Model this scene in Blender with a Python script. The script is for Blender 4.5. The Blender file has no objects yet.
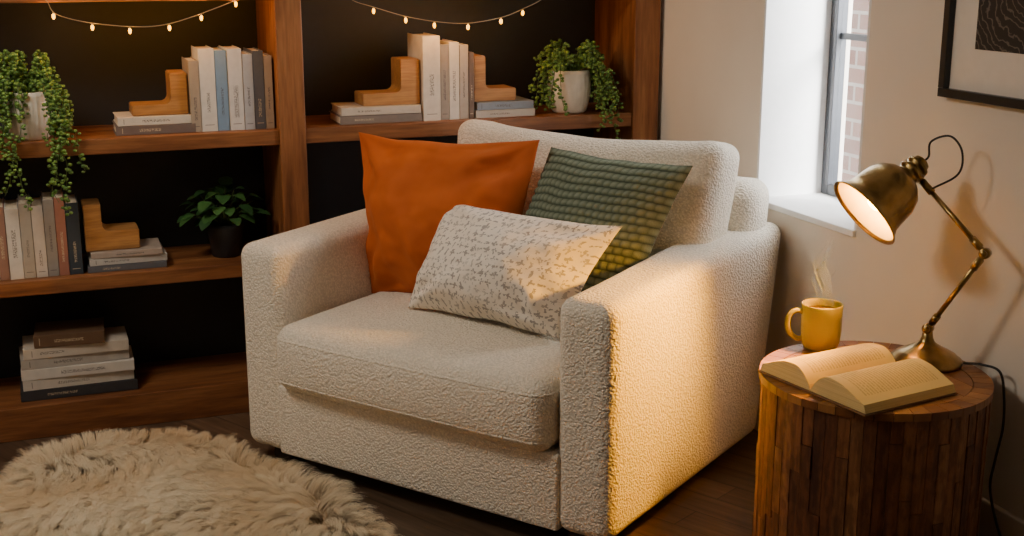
import bpy, bmesh, math, random
import numpy as np
from mathutils import Vector, Matrix, noise
random.seed(7); np.random.seed(7)
SC=bpy.context.scene; COL=SC.collection

# ------------------------------------------------------------------ helpers
def link(o): COL.objects.link(o); return o
def new_mesh(name, verts, faces, mat=None, parent=None, smooth=False, loc=(0,0,0), rot=(0,0,0)):
    me=bpy.data.meshes.new(name); me.from_pydata([tuple(v) for v in verts],[],[tuple(f) for f in faces]); me.update()
    if smooth: me.polygons.foreach_set("use_smooth",[True]*len(me.polygons))
    o=bpy.data.objects.new(name,me); link(o)
    if mat: me.materials.append(mat)
    o.location=loc; o.rotation_euler=rot
    if parent: o.parent=parent
    return o
def from_bm(bm,name,mat=None,parent=None,smooth=False,loc=(0,0,0),rot=(0,0,0)):
    bmesh.ops.recalc_face_normals(bm,faces=bm.faces)
    me=bpy.data.meshes.new(name); bm.to_mesh(me); bm.free()
    if smooth: me.polygons.foreach_set("use_smooth",[True]*len(me.polygons))
    o=bpy.data.objects.new(name,me); link(o)
    if mat: me.materials.append(mat)
    o.location=loc; o.rotation_euler=rot
    if parent: o.parent=parent
    return o
def empty(name,loc=(0,0,0),rot=(0,0,0),parent=None):
    o=bpy.data.objects.new(name,None); link(o); o.location=loc; o.rotation_euler=rot; o.empty_display_size=.05
    if parent:o.parent=parent
    return o
def tag(o,label,cat,group=None,kind=None):
    o["label"]=label; o["category"]=cat
    if group:o["group"]=group
    if kind:o["kind"]=kind
    return o
def struct(o): o["kind"]="structure"; return o
def add_box(bm,x0,x1,y0,y1,z0,z1,bev=0,seg=2):
    t=bmesh.new(); bmesh.ops.create_cube(t,size=1)
    for v in t.verts:
        v.co=Vector((x0 if v.co.x<0 else x1, y0 if v.co.y<0 else y1, z0 if v.co.z<0 else z1))
    if bev: bmesh.ops.bevel(t,geom=t.edges[:],offset=bev,segments=seg,profile=.5,affect='EDGES')
    me=bpy.data.meshes.new("tmp"); t.to_mesh(me); t.free(); bm.from_mesh(me); bpy.data.meshes.remove(me)
def box(name,x0,x1,y0,y1,z0,z1,mat,parent=None,bev=0,seg=2,loc=(0,0,0),rot=(0,0,0)):
    bm=bmesh.new(); add_box(bm,x0,x1,y0,y1,z0,z1,bev,seg)
    return from_bm(bm,name,mat,parent,False,loc,rot)
def axis_pts(h,r,k,m):
    a=[-h+r*(1-math.cos(math.pi/2*i/k)) for i in range(k)]
    mid=[-h+r+(2*h-2*r)*i/m for i in range(m+1)]
    b=[-x for x in reversed(a)]
    return a+mid+b
def softbox(name,size,r,mat,parent=None,k=5,m=10,deform=None,loc=(0,0,0),rot=(0,0,0)):
    h=[s/2 for s in size]; A=[axis_pts(h[i],r,k,m) for i in range(3)]
    bm=bmesh.new()
    for ax in range(3):
        o1,o2=[i for i in range(3) if i!=ax]
        for sgn in (-1,1):
            g=[]
            for a in A[o1]:
                row=[]
                for b in A[o2]:
                    p=[0,0,0]; p[ax]=sgn*h[ax]; p[o1]=a; p[o2]=b
                    row.append(bm.verts.new(p))
                g.append(row)
            for i in range(len(g)-1):
                for j in range(len(g[0])-1):
                    bm.faces.new((g[i][j],g[i+1][j],g[i+1][j+1],g[i][j+1]))
    bmesh.ops.remove_doubles(bm,verts=bm.verts,dist=1e-5)
    for v in bm.verts:
        p=v.co; q=Vector([max(-(h[i]-r),min(h[i]-r,p[i])) for i in range(3)])
        d=p-q
        if d.length>1e-7: p=q+d.normalized()*r
        if deform: p=Vector(deform(p))
        v.co=p
    return from_bm(bm,name,mat,parent,True,loc,rot)
def lathe_data(prof,seg=48):
    V=[];F=[]
    for (r,z) in prof:
        for i in range(seg):
            a=2*math.pi*i/seg; V.append((r*math.cos(a),r*math.sin(a),z))
    for j in range(len(prof)-1):
        for i in range(seg):
            n=(i+1)%seg; F.append((j*seg+i,j*seg+n,(j+1)*seg+n,(j+1)*seg+i))
    return V,F
def lathe(name,prof,mat,parent=None,seg=48,loc=(0,0,0),rot=(0,0,0),smooth=True):
    V,F=lathe_data(prof,seg)
    o=new_mesh(name,V,F,mat,parent,smooth,loc,rot)
    bm=bmesh.new(); bm.from_mesh(o.data); bmesh.ops.remove_doubles(bm,verts=bm.verts,dist=1e-6); bmesh.ops.recalc_face_normals(bm,faces=bm.faces); bm.to_mesh(o.data); bm.free()
    return o
def catmull(P,n=8):
    P=[Vector(p) for p in P]; Q=[P[0]*2-P[1]]+P+[P[-1]*2-P[-2]]; out=[]
    for i in range(1,len(Q)-2):
        a,b,c,d=Q[i-1:i+3]
        for k in range(n):
            t=k/n; out.append(.5*((2*b)+(-a+c)*t+(2*a-5*b+4*c-d)*t*t+(-a+3*b-3*c+d)*t**3))
    out.append(P[-1]); return out
def tube_data(P,rad,seg=8,V=None,F=None):
    if V is None: V=[];F=[]
    n=len(P); base=len(V); up=Vector((0,0,1)); prev=None
    for i,p in enumerate(P):
        t=(P[min(i+1,n-1)]-P[max(i-1,0)]).normalized()
        if prev is None:
            x=t.cross(up); 
            if x.length<.1: x=t.cross(Vector((1,0,0)))
            x.normalize()
        else:
            x=(prev-t*prev.dot(t)).normalized()
        prev=x; y=t.cross(x)
        r=rad(i/(n-1)) if callable(rad) else rad
        for k in range(seg):
            a=2*math.pi*k/seg; V.append(tuple(p+x*(r*math.cos(a))+y*(r*math.sin(a))))
    for i in range(n-1):
        for k in range(seg):
            m=(k+1)%seg; F.append((base+i*seg+k,base+i*seg+m,base+(i+1)*seg+m,base+(i+1)*seg+k))
    F.append(tuple(base+k for k in reversed(range(seg)))); F.append(tuple(base+(n-1)*seg+k for k in range(seg)))
    return V,F
def tube(name,P,rad,mat,parent=None,seg=10,sm=6,loc=(0,0,0)):
    P=catmull(P,sm) if len(P)>2 and sm>0 else [Vector(p) for p in P]
    V,F=tube_data(P,rad,seg); return new_mesh(name,V,F,mat,parent,True,loc)

# ------------------------------------------------------------------ materials
class NT:
    def __init__(s,name):
        s.m=bpy.data.materials.new(name); s.m.use_nodes=True; s.t=s.m.node_tree; s.t.nodes.clear()
        s.out=s.n('ShaderNodeOutputMaterial'); s.b=s.n('ShaderNodeBsdfPrincipled'); s.l(s.b.outputs[0],s.out.inputs[0])
    def n(s,t,**k):
        x=s.t.nodes.new(t)
        for a,b in k.items(): setattr(x,a,b)
        return x
    def l(s,a,b): s.t.links.new(a,b)
    def math(s,op,a,b=None,c=None):
        x=s.n('ShaderNodeMath',operation=op)
        for i,v in enumerate((a,b,c)):
            if v is None: continue
            if isinstance(v,(int,float)): x.inputs[i].default_value=v
            else: s.l(v,x.inputs[i])
        return x.outputs[0]
    def coord(s,out='Object',scale=(1,1,1),rot=(0,0,0)):
        c=s.n('ShaderNodeTexCoord'); m=s.n('ShaderNodeMapping'); m.inputs['Scale'].default_value=scale; m.inputs['Rotation'].default_value=rot
        s.l(c.outputs[out],m.inputs[0]); return m.outputs[0]
    def noise(s,vec,scale,detail=3,rough=.5):
        x=s.n('ShaderNodeTexNoise'); x.inputs['Scale'].default_value=scale; x.inputs['Detail'].default_value=detail; x.inputs['Roughness'].default_value=rough
        if vec is not None: s.l(vec,x.inputs['Vector'])
        return x.outputs['Fac']
    def ramp(s,fac,stops):
        x=s.n('ShaderNodeValToRGB'); e=x.color_ramp.elements
        while len(e)<len(stops): e.new(.5)
        for i,(p,c) in enumerate(stops): e[i].position=p; e[i].color=(*c,1)
        s.l(fac,x.inputs[0]); return x.outputs[0]
    def mix(s,fac,a,b,mode='MIX'):
        x=s.n('ShaderNodeMix',data_type='RGBA',blend_type=mode)
        for i,v in ((0,fac),(6,a),(7,b)):
            if isinstance(v,(int,float)): x.inputs[i].default_value=v
            elif isinstance(v,tuple): x.inputs[i].default_value=(*v,1)
            else: s.l(v,x.inputs[i])
        return x.outputs[2]
    def bump(s,h,strength=.5,dist=.01):
        x=s.n('ShaderNodeBump'); x.inputs['Strength'].default_value=strength; x.inputs['Distance'].default_value=dist
        s.l(h,x.inputs['Height']); s.l(x.outputs[0],s.b.inputs['Normal'])
    def col(s,c):
        if isinstance(c,tuple): s.b.inputs['Base Color'].default_value=(*c,1)
        else: s.l(c,s.b.inputs['Base Color'])
    def set(s,**k):
        for a,v in k.items(): s.b.inputs[a.replace('_',' ')].default_value=v
        return s
def plain(name,c,rough=.6,metal=0,var=.08,scale=40,bump=.1):
    t=NT(name); v=t.coord(); f=t.noise(v,scale)
    t.col(t.ramp(f,[(.3,tuple(x*(1-var) for x in c)),(.7,tuple(min(1,x*(1+var)) for x in c))]))
    t.set(Roughness=rough,Metallic=metal)
    if bump: t.bump(f,bump,.002)
    return t.m
def wood(name,dark,mid,light,axis='X',scale=1,rough=.45):
    t=NT(name); sc={'X':(1.2,14,14),'Y':(14,1.2,14),'Z':(14,14,1.2)}[axis]; sc=tuple(x*scale for x in sc)
    v=t.coord(scale=sc); n1=t.noise(v,1.6,6,.6)
    v2=t.coord(scale=tuple(x*6 for x in sc)); n2=t.noise(v2,1.5,3)
    c=t.ramp(n1,[(.3,dark),(.5,mid),(.72,light)])
    c=t.mix(.35,c,t.ramp(n2,[(.35,(.35,.3,.28)),(.6,(1,1,1))]),'MULTIPLY')
    t.col(c); t.set(Roughness=rough); t.bump(t.math('ADD',n1,n2),.25,.002); return t.m
def boucle(name,c,scale=145):
    t=NT(name); v=t.coord()
    d=t.noise(v,60,2); vo=t.n('ShaderNodeTexVoronoi',feature='SMOOTH_F1'); vo.inputs['Scale'].default_value=scale; vo.inputs['Smoothness'].default_value=.35
    mx=t.n('ShaderNodeVectorMath',operation='MULTIPLY_ADD'); nn=t.n('ShaderNodeTexNoise'); nn.inputs['Scale'].default_value=75; t.l(v,nn.inputs['Vector'])
    t.l(nn.outputs['Color'],mx.inputs[0]); mx.inputs[1].default_value=(.012,.012,.012); t.l(v,mx.inputs[2]); t.l(mx.outputs[0],vo.inputs['Vector'])
    h=t.math('SUBTRACT',1,vo.outputs['Distance'])
    h2=t.math('ADD',h,t.math('MULTIPLY',d,.3))
    t.col(t.ramp(h,[(.35,tuple(x*.82 for x in c)),(.72,c)]))
    t.set(Roughness=.95,Sheen_Weight=.1,Sheen_Roughness=.6); t.b.inputs['Specular IOR Level'].default_value=.1
    t.bump(h2,1.0,.0044); return t.m

M={}
M['boucle']=boucle("boucle_fabric",(.89,.81,.67))
M['wood']=wood("walnut_x",(.11,.036,.012),(.24,.088,.028),(.37,.155,.052),'X')
M['woodz']=wood("walnut_z",(.13,.043,.014),(.28,.105,.034),(.41,.175,.06),'Z')
M['dark']=plain("charcoal_panel",(.016,.018,.022),.6,bump=.05)
M['honey']=wood("honey_wood",(.28,.12,.035),(.42,.20,.06),(.53,.28,.09),'X',1.3)
M['pages']=plain("page_edges",(.72,.60,.42),.9,var=.15,scale=200)
M['black']=plain("black_metal",(.012,.012,.013),.4,bump=0)
M['blacksat']=plain("dark_foot_wood",(.03,.018,.01),.5)
t=NT("plaster_wall"); v=t.coord(); f=t.noise(v,3,4); g=t.noise(v,90,3)
t.col(t.ramp(f,[(.3,(.76,.69,.59)),(.7,(.81,.735,.63))])); t.set(Roughness=.9); t.bump(g,.12,.004); M['plaster']=t.m
M['white']=plain("white_paint",(.92,.915,.90),.6,var=.02,bump=.04)
M['base']=plain("baseboard_paint",(.66,.58,.48),.5,var=.03,bump=.03)
# floor planks
t=NT("wood_floor"); v=t.coord(rot=(0,0,math.radians(62)))
br=t.n('ShaderNodeTexBrick'); br.inputs['Scale'].default_value=1; br.inputs['Brick Width'].default_value=.9; br.inputs['Row Height'].default_value=.11
br.inputs['Mortar Size'].default_value=.0022; br.inputs['Color1'].default_value=(.45,.45,.45,1); br.inputs['Color2'].default_value=(1,1,1,1); br.inputs['Mortar'].default_value=(.05,.05,.05,1); br.offset=.37
t.l(v,br.inputs['Vector'])
v2=t.coord(rot=(0,0,math.radians(62)),scale=(1,1,1)); mp=t.n('ShaderNodeMapping'); mp.inputs['Scale'].default_value=(2,28,1); t.l(v2,mp.inputs[0])
n1=t.noise(mp.outputs[0],2,6,.6)
t.col(t.mix(.75,t.ramp(n1,[(.3,(.07,.042,.025)),(.55,(.13,.082,.050)),(.75,(.19,.12,.076))]),br.outputs['Color'],'MULTIPLY'))
t.set(Roughness=.42); t.bump(t.math('MULTIPLY',n1,br.outputs['Fac']),.1,.002); M['floor']=t.m
# brass
t=NT("antique_brass"); v=t.coord(); f=t.noise(v,25,4)
t.col(t.ramp(f,[(.3,(.22,.145,.05)),(.7,(.44,.30,.11))])); t.set(Metallic=1,Roughness=.28); t.bump(f,.08,.001); M['brass']=t.m
M['brass_in']=plain("shade_inner_enamel",(.88,.70,.34),.5,bump=0)
def emis(name,c,st,ec=None):
    t=NT(name); t.col(c); t.b.inputs['Emission Color'].default_value=(*(ec or c),1); t.b.inputs['Emission Strength'].default_value=st; return t.m
M['bulb']=emis("lamp_bulb_glow",(1,.50,.08),85)
M['fairy']=emis("fairy_bulb_glow",(.5,.25,.02),8,(1,.46,.015))
M['wire']=plain("fairy_wire",(.34,.26,.17),.5,bump=0)
M['mug']=plain("mustard_glaze",(.24,.205,.004),.3,var=.12,scale=12,bump=.05)
M['coffee']=plain("coffee",(.05,.02,.008),.2,bump=0)
M['cord']=plain("cord_rubber",(.015,.012,.01),.5,bump=0)
M['pot_white']=plain("ribbed_ceramic",(.72,.66,.56),.6,var=.06)
M['pot_dark']=plain("matte_black_pot",(.02,.02,.022),.5)
M['soil']=plain("soil",(.03,.018,.01),1,bump=.6)
def leafmat(name,a,b):
    t=NT(name); g=t.n('ShaderNodeNewGeometry'); t.col(t.ramp(g.outputs['Random Per Island'],[(0,a),(1,b)])); t.set(Roughness=.4); return t.m
M['pearl']=leafmat("pearl_leaf",(.05,.12,.018),(.19,.32,.055))
M['leaf']=leafmat("broad_leaf",(.018,.06,.018),(.06,.15,.035))
M['stem']=plain("stem_green",(.08,.12,.03),.6)

# ------------------------------------------------------------------ room
XW=2.19; XL=-2.6; YF=-1.2; YB=4.56; ZC=2.6
struct(box("floor",XL-.1,XW+.4,YF-.1,YB+.1,-.1,0,M['floor']))
struct(box("ceiling",XL-.1,XW+.4,YF-.1,YB+.1,ZC,ZC+.1,M['white']))
struct(box("wall_back",XL-.1,XW+.4,YB,YB+.1,0,ZC,M['plaster']))
struct(box("wall_left",XL-.1,XL,YF,YB,0,ZC,M['plaster']))
struct(box("wall_front",XL-.1,XW+.4,YF-.1,YF,0,ZC,M['plaster']))
WY0,WY1,WZ0,WZ1=2.97,3.515,.755,2.15; WD=.27
bm=bmesh.new()
add_box(bm,XW,XW+WD+.06,YF,WY0,0,ZC); add_box(bm,XW,XW+WD+.06,WY1,YB,0,ZC)
add_box(bm,XW,XW+WD+.06,WY0,WY1,0,WZ0); add_box(bm,XW,XW+WD+.06,WY0,WY1,WZ1,ZC)
struct(from_bm(bm,"wall_right",M['plaster']))
bm=bmesh.new()
add_box(bm,XW+.001,XW+WD,WY1-.012,WY1+.001,WZ0,WZ1); add_box(bm,XW+.001,XW+WD,WY0-.001,WY0+.012,WZ0,WZ1)
add_box(bm,XW+.001,XW+WD,WY0,WY1,WZ1-.012,WZ1+.001); add_box(bm,XW-.012,XW+WD,WY0-.0,WY1,WZ0-.004,WZ0+.016,.003)
struct(from_bm(bm,"trim_1",M['white']))
struct(box("baseboard_right",XW-.018,XW,YF,4.17,0,.2,M['base'],bev=.004))
# window
wx=XW+WD-.03
bm=bmesh.new()
for (a,b) in ((WY0+.012,WY0+.05),(WY1-.05,WY1-.012)): add_box(bm,wx,wx+.04,a,b,WZ0+.016,WZ1-.012,.003)
for (a,b) in ((WZ0+.016,WZ0+.055),(WZ1-.05,WZ1-.012)): add_box(bm,wx,wx+.04,WY0+.05,WY1-.05,a,b,.003)
add_box(bm,wx+.006,wx+.03,WY0+.05,WY1-.05,1.275,1.295,.002); add_box(bm,wx+.006,wx+.03,WY0+.05,WY1-.05,1.72,1.74,.002)
add_box(bm,wx-.008,wx+.01,WY1-.062,WY1-.045,WZ0+.05,WZ1-.04,.002)
w=struct(from_bm(bm,"window_1",plain("window_frame_grey",(.045,.05,.06),.4)))
t=NT("window_glass")
tr=t.n('ShaderNodeBsdfTransparent'); mx=t.n('ShaderNodeMixShader'); mx.inputs[0].default_value=.06
gl=t.n('ShaderNodeBsdfGlossy'); gl.inputs['Roughness'].default_value=.02
t.l(tr.outputs[0],mx.inputs[1]); t.l(gl.outputs[0],mx.inputs[2]); t.l(mx.outputs[0],t.out.inputs[0])
g=box("window_pane",wx+.016,wx+.02,WY0+.05,WY1-.05,WZ0+.05,WZ1-.05,t.m,parent=w)
# outside brick wall
t=NT("outside_brick")
sx=t.n('ShaderNodeTexCoord'); sp_=t.n('ShaderNodeSeparateXYZ'); cb=t.n('ShaderNodeCombineXYZ'); t.l(sx.outputs['Object'],sp_.inputs[0]); t.l(sp_.outputs[1],cb.inputs[0]); t.l(sp_.outputs[2],cb.inputs[1])
br=t.n('ShaderNodeTexBrick'); br.inputs['Scale'].default_value=1; br.inputs['Brick Width'].default_value=.23; br.inputs['Row Height'].default_value=.08; br.inputs['Mortar Size'].default_value=.008
br.inputs['Color1'].default_value=(.34,.15,.10,1); br.inputs['Color2'].default_value=(.46,.23,.16,1); br.inputs['Mortar'].default_value=(.62,.54,.47,1); t.l(cb.outputs[0],br.inputs['Vector'])
t.col(br.outputs['Color']); t.set(Roughness=.9); t.bump(br.outputs['Fac'],.3,.01)
struct(box("wall_outside",3.5,3.7,4.0,9,-.5,4.5,t.m))

# ------------------------------------------------------------------ bookcase
BF=4.19
bc=empty("bookcase",(.8,BF,0)); tag(bc,"walnut built-in bookcase with charcoal back panels","bookcase")
def bpart(name,x0,x1,y0,y1,z0,z1,mat,bev=.003): return box(name,x0-.8,x1-.8,y0-BF,y1-BF,z0,z1,mat,bc,bev)
bpart("back_panel",-.70,2.185,4.53,4.555,0,2.4,M['dark'],0)
for (a,b) in ((-.70,-.62),(.775,.862),(2.07,2.172)): bpart("upright",a,b,4.178,4.53,0,2.4,M['woodz'])
for (a,b) in ((-.62,.775),(.862,2.07)):
    for (z0,z1) in ((.922,.972),(.482,.53),(1.395,1.445),(1.88,1.93),(2.35,2.4)): bpart("shelf",a,b,BF,4.53,z0,z1,M['wood'])
    bpart("plinth",a,b,BF,4.53,0,.112,M['wood'])

# ------------------------------------------------------------------ books
def book_mat(c,ink,th,d,h,seed,flat):
    t=NT("book_cloth"); tc=t.n('ShaderNodeTexCoord'); sp_=t.n('ShaderNodeSeparateXYZ'); t.l(tc.outputs['Object'],sp_.inputs[0])
    x,y,z=sp_.outputs[0],sp_.outputs[1],sp_.outputs[2]
    m=t.math('LESS_THAN',t.math('ABSOLUTE',x),th*random.uniform(.10,.17))
    m=t.math('MULTIPLY',m,t.math('LESS_THAN',y,.002))
    z0=h*random.uniform(.15,.35); z1=z0+h*random.uniform(.22,.42)
    m=t.math('MULTIPLY',m,t.math('MULTIPLY',t.math('GREATER_THAN',z,z0),t.math('LESS_THAN',z,z1)))
    v=t.coord(scale=(240,1,330)); vv=t.n('ShaderNodeVectorMath',operation='ADD'); vv.inputs[1].default_value=(seed*3.1,seed,seed*7.7); t.l(v,vv.inputs[0])
    n=t.noise(vv.outputs[0],1,1)
    m=t.math('MULTIPLY',m,t.math('GREATER_THAN',n,.5))
    if random.random()<.6:
        zb=h*.08; mb=t.math('MULTIPLY',t.math('LESS_THAN',t.math('ABSOLUTE',t.math('SUBTRACT',z,zb)),.0012),t.math('MULTIPLY',t.math('LESS_THAN',t.math('ABSOLUTE',x),th*.3),t.math('LESS_THAN',y,.002)))
        m=t.math('MAXIMUM',m,mb)
    f=t.noise(t.coord(),30,3)
    base=t.ramp(f,[(.3,tuple(q*.85 for q in c)),(.7,c)])
    t.col(t.mix(t.math('MULTIPLY',m,.75),base,ink)); t.set(Roughness=.6); return t.m
BN=[0]
def book(th,d,h,c,loc,rot=(0,0,0),label="book",group=None,ink=None):
    BN[0]+=1
    if ink is None: ink=(.07,.06,.06) if sum(c)>.7 else (.55,.45,.3)
    mat=book_mat(c,ink,th,d,h,BN[0],rot[1]!=0)
    bm=bmesh.new(); b=.003
    add_box(bm,-th/2,-th/2+b,0.002,d,0,h,.0008,1); add_box(bm,th/2-b,th/2,0.002,d,0,h,.0008,1)
    add_box(bm,-th/2,th/2,0,.004,0,h,.0012,2)
    o=from_bm(bm,"book",mat,None,False,loc,rot)
    box("page_block",-th/2+b,th/2-b,.004,d-.005,.004,h-.004,M['pages'],o)
    tag(o,label,"book",group); return o
CR=(.64,.57,.46)
def row(x0,z,y,specs,group):
    x=x0
    for th,h,c,lab in specs:
        book(th-.0015,.17+random.random()*.015,h,c,(x+th/2,y+random.random()*.008,z),(0,0,0),lab,group); x+=th
def stack(xc,z,y,specs,group):
    for th,w,c,lab,dx,rz in specs:
        book(th-.001,.17,w,c,(xc-w/2+dx,y,z+th/2),(0,math.pi/2,rz),lab,group); z+=th
ST=.972; SM=.53; SB=.112
row(.497,ST+.0005,4.225,[(.033,.232,(.36,.29,.21),"taupe cloth hardback standing on shelf"),(.052,.268,(.66,.62,.54),"tall off-white hardback standing on shelf"),(.040,.262,(.20,.30,.41),"slate blue hardback standing on shelf"),(.048,.266,(.62,.58,.52),"pale grey hardback standing on shelf"),(.034,.248,(.40,.39,.38),"stone coloured hardback standing on shelf"),(.036,.257,(.12,.12,.13),"dark grey hardback standing on shelf"),(.028,.240,(.42,.30,.20),"tan hardback at end of row")],"books upright on the top left shelf")
stack(.385,ST+.0005,4.225,[(.03,.25,(.16,.12,.10),"dark brown book lying flat",0,0),(.028,.235,CR,"cream book lying flat under bookend",.0,.02)],"books stacked under a bookend")
row(1.285,ST+.0005,4.225,[(.064,.292,(.66,.58,.46),"tall wide cream hardback standing on shelf"),(.032,.262,(.33,.27,.21),"beige hardback standing on shelf"),(.038,.268,(.68,.61,.50),"ivory hardback standing on shelf"),(.034,.258,(.44,.37,.29),"oatmeal hardback standing on shelf"),(.02,.232,(.15,.10,.07),"slim brown book standing on shelf")],"books upright on the top right shelf")
stack(1.135,ST+.0005,4.225,[(.03,.29,(.22,.17,.13),"brown book lying flat",0,0),(.028,.28,(.56,.47,.36),"tan book lying flat under bookend",.0,-.015)],"books stacked under a bookend")
stack(1.59,ST+.0005,4.225,[(.028,.225,(.48,.43,.36),"beige book lying flat",0,0),(.028,.215,(.22,.25,.29),"grey blue book lying flat under bookend",.0,.01)],"books stacked under a bookend")
row(-.20,SM+.0005,4.225,[(.04,.235,(.26,.10,.06),"rust hardback standing on shelf"),(.035,.222,(.62,.55,.44),"cream hardback standing on shelf"),(.030,.236,(.33,.18,.13),"dusty brown hardback standing on shelf"),(.042,.230,(.66,.62,.55),"off-white hardback standing on shelf"),(.036,.243,(.42,.37,.30),"beige hardback standing on shelf"),(.036,.234,(.60,.52,.43),"pale sand hardback standing on shelf"),(.034,.250,(.30,.26,.22),"greige hardback standing on shelf"),(.032,.254,(.34,.14,.09),"muted red hardback standing on shelf"),(.042,.235,(.035,.045,.055),"navy black hardback at end of row")],"books upright on the middle shelf")
stack(.265,SM+.0005,4.225,[(.022,.25,(.12,.12,.13),"black book lying flat",0,0),(.024,.245,(.50,.46,.40),"grey cream book lying flat",.005,.02),(.020,.225,(.42,.33,.26),"tan book lying flat under bookend",.0,-.02)],"books stacked under a bookend")
stack(.085,SB+.0005,4.24,[(.036,.37,(.035,.035,.04),"thick black book at bottom of stack",0,0),(.036,.35,(.60,.55,.47),"ivory book in floor level stack",.0,.02),(.036,.355,(.64,.60,.54),"white book in floor level stack",.0,-.02),(.034,.34,(.42,.38,.33),"grey book in floor level stack",-.005,.03),(.036,.33,(.58,.51,.42),"cream book in floor level stack",.0,0),(.042,.22,(.13,.07,.035),"small brown leather book on top of stack",-.02,-.06)],"books stacked on the bottom shelf")

def bookend(x,z,y,L,Ht,flip,th_b=.035,th_u=.055,label=""):
    pr=[(0,0),(L,0),(L,Ht),(L-th_u,Ht)]
    R=.022; cx,cz=L-th_u-R,th_b+R
    for i in range(9):
        a=-math.pi/2*i/8; pr.append((cx+R*math.cos(a),cz+R*math.sin(a)))
    pr.append((0,th_b))
    if not flip: pr=[(L-px,pz) for px,pz in pr][::-1]
    D=.12; n=len(pr)
    V=[(px,0,pz) for px,pz in pr]+[(px,D,pz) for px,pz in pr]
    F=[tuple(range(n)),tuple(reversed(range(n,2*n)))]+[((i+1)%n,i,n+i,n+(i+1)%n) for i in range(n)]
    o=new_mesh("bookend",V,F,M['honey'],None,False,(x,y,z))
    bm=bmesh.new(); bm.from_mesh(o.data); bmesh.ops.recalc_face_normals(bm,faces=bm.faces)
    bmesh.ops.bevel(bm,geom=[e for e in bm.edges if e.calc_face_angle(0)>.7],offset=.003,segments=2,affect='EDGES'); bm.to_mesh(o.data); bm.free()
    tag(o,label,"bookend","wooden bookends")
bookend(.315,ST+.059,4.245,.178,.135,1,label="honey wood L-shaped bookend beside upright books")
bookend(1.075,ST+.059,4.245,.205,.155,1,th_b=.042,th_u=.07,label="honey wood L-shaped bookend on flat books")
bookend(1.477,ST+.057,4.245,.16,.16,0,th_b=.045,th_u=.045,label="honey wood L-shaped bookend facing the plant")
bookend(.14,SM+.067,4.245,.17,.155,0,th_b=.065,th_u=.055,label="honey wood L-shaped bookend beside dark book")

# ------------------------------------------------------------------ plants
def ico(V,F,c,r,sq=(1,1,1)):
    p=(1+5**.5)/2; vs=[(-1,p,0),(1,p,0),(-1,-p,0),(1,-p,0),(0,-1,p),(0,1,p),(0,-1,-p),(0,1,-p),(p,0,-1),(p,0,1),(-p,0,-1),(-p,0,1)]
    fs=[(0,11,5),(0,5,1),(0,1,7),(0,7,10),(0,10,11),(1,5,9),(5,11,4),(11,10,2),(10,7,6),(7,1,8),(3,9,4),(3,4,2),(3,2,6),(3,6,8),(3,8,9),(4,9,5),(2,4,11),(6,2,10),(8,6,7),(9,8,1)]
    b=len(V)
    for v in vs:
        q=Vector(v).normalized()*r; V.append((c[0]+q.x*sq[0],c[1]+q.y*sq[1],c[2]+q.z*sq[2]))
    for f in fs: F.append(tuple(b+i for i in f))
def ribbed_pot(parent,R,Hh,mat,ribs=26,taper=.8,amp=.02):
    seg=ribs*4; prof=[(0,0),(R*taper*.85,0),(R*taper,Hh*.05),(R*.97,Hh*.4),(R,Hh*.62),(R*.95,Hh*.9),(R*.93,Hh),(R*.86,Hh),(R*.86,Hh*.85),(0,Hh*.85)]
    V,F=lathe_data(prof,seg)
    V2=[]
    for i,v in enumerate(V):
        j=i//seg; k=i%seg
        s=1+(amp*math.cos(2*math.pi*k*ribs/seg) if 2<=j<=5 else 0)
        V2.append((v[0]*s,v[1]*s,v[2]))
    o=new_mesh("pot",V2,F,mat,parent,True)
    lathe("soil",[(0,Hh*.87),(R*.5,Hh*.88),(R*.85,Hh*.86)],M['soil'],parent,24)
    return o
def trailing(name,loc,R,Hh,vines,label,leafr=.0075,amp=.02):
    e=empty(name,loc); tag(e,label,"plant")
    ribbed_pot(e,R,Hh,M['pot_white'],amp=amp)
    V=[];F=[];SV=[];SF=[]; yfr=4.165-loc[1]; yb=4.51-loc[1]
    for (ang,reach,drop,up) in vines:
        dx,dy=math.cos(ang),math.sin(ang)
        if Hh-.05-drop<.02 and dy>-.35: drop=Hh-.08
        r0=R*.3*random.random(); P=[Vector((dx*r0,dy*r0,Hh*.9)),Vector((dx*R*.75,dy*R*.75,Hh+up)),Vector((dx*(R+reach*.5),dy*(R+reach*.5),Hh+up*.5)),Vector((dx*(R+reach),dy*(R+reach),Hh-.05-drop*.25))]
        nseg=max(1,int(drop/.05)); wx=0
        for k in range(nseg):
            wx+=random.uniform(-.018,.018)
            P.append(Vector((dx*(R+reach)+wx,dy*(R+reach),Hh-.05-drop*.25-drop*.75*(k+1)/nseg)))
        if drop<.02: P=P[:3]
        if P[-1].z<.02:
            yy=yfr-random.uniform(0,.02)
            for p in P[3:]: p.y=yy
            P[2].y=(P[2].y+yy)/2; P[2].z=max(P[2].z,Hh*.8)
            for p in P[3:4]: p.z=max(p.z,.03)
        for p in P: p.y=min(p.y,yb-.02)
        C=catmull(P,10); tube_data(C,.0012,4,SV,SF)
        L=0
        for i in range(2,len(C)):
            L+=(C[i]-C[i-1]).length
            while L>.0085:
                L-=.0085
                a=random.uniform(0,6.28); off=Vector((math.cos(a),math.sin(a)*.7,random.uniform(-.5,.6)))*random.uniform(.006,.016)
                ico(V,F,C[i]+off,leafr*random.uniform(.7,1.2),(1,1,.8))
    new_mesh("stems",SV,SF,M['stem'],e,True); new_mesh("leaves",V,F,M['pearl'],e,True)
    return e
def angs(lo,hi,gap):
    while True:
        a=random.uniform(lo,hi)
        if not (gap[0]<a<gap[1]): return a
vs=[]
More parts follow.
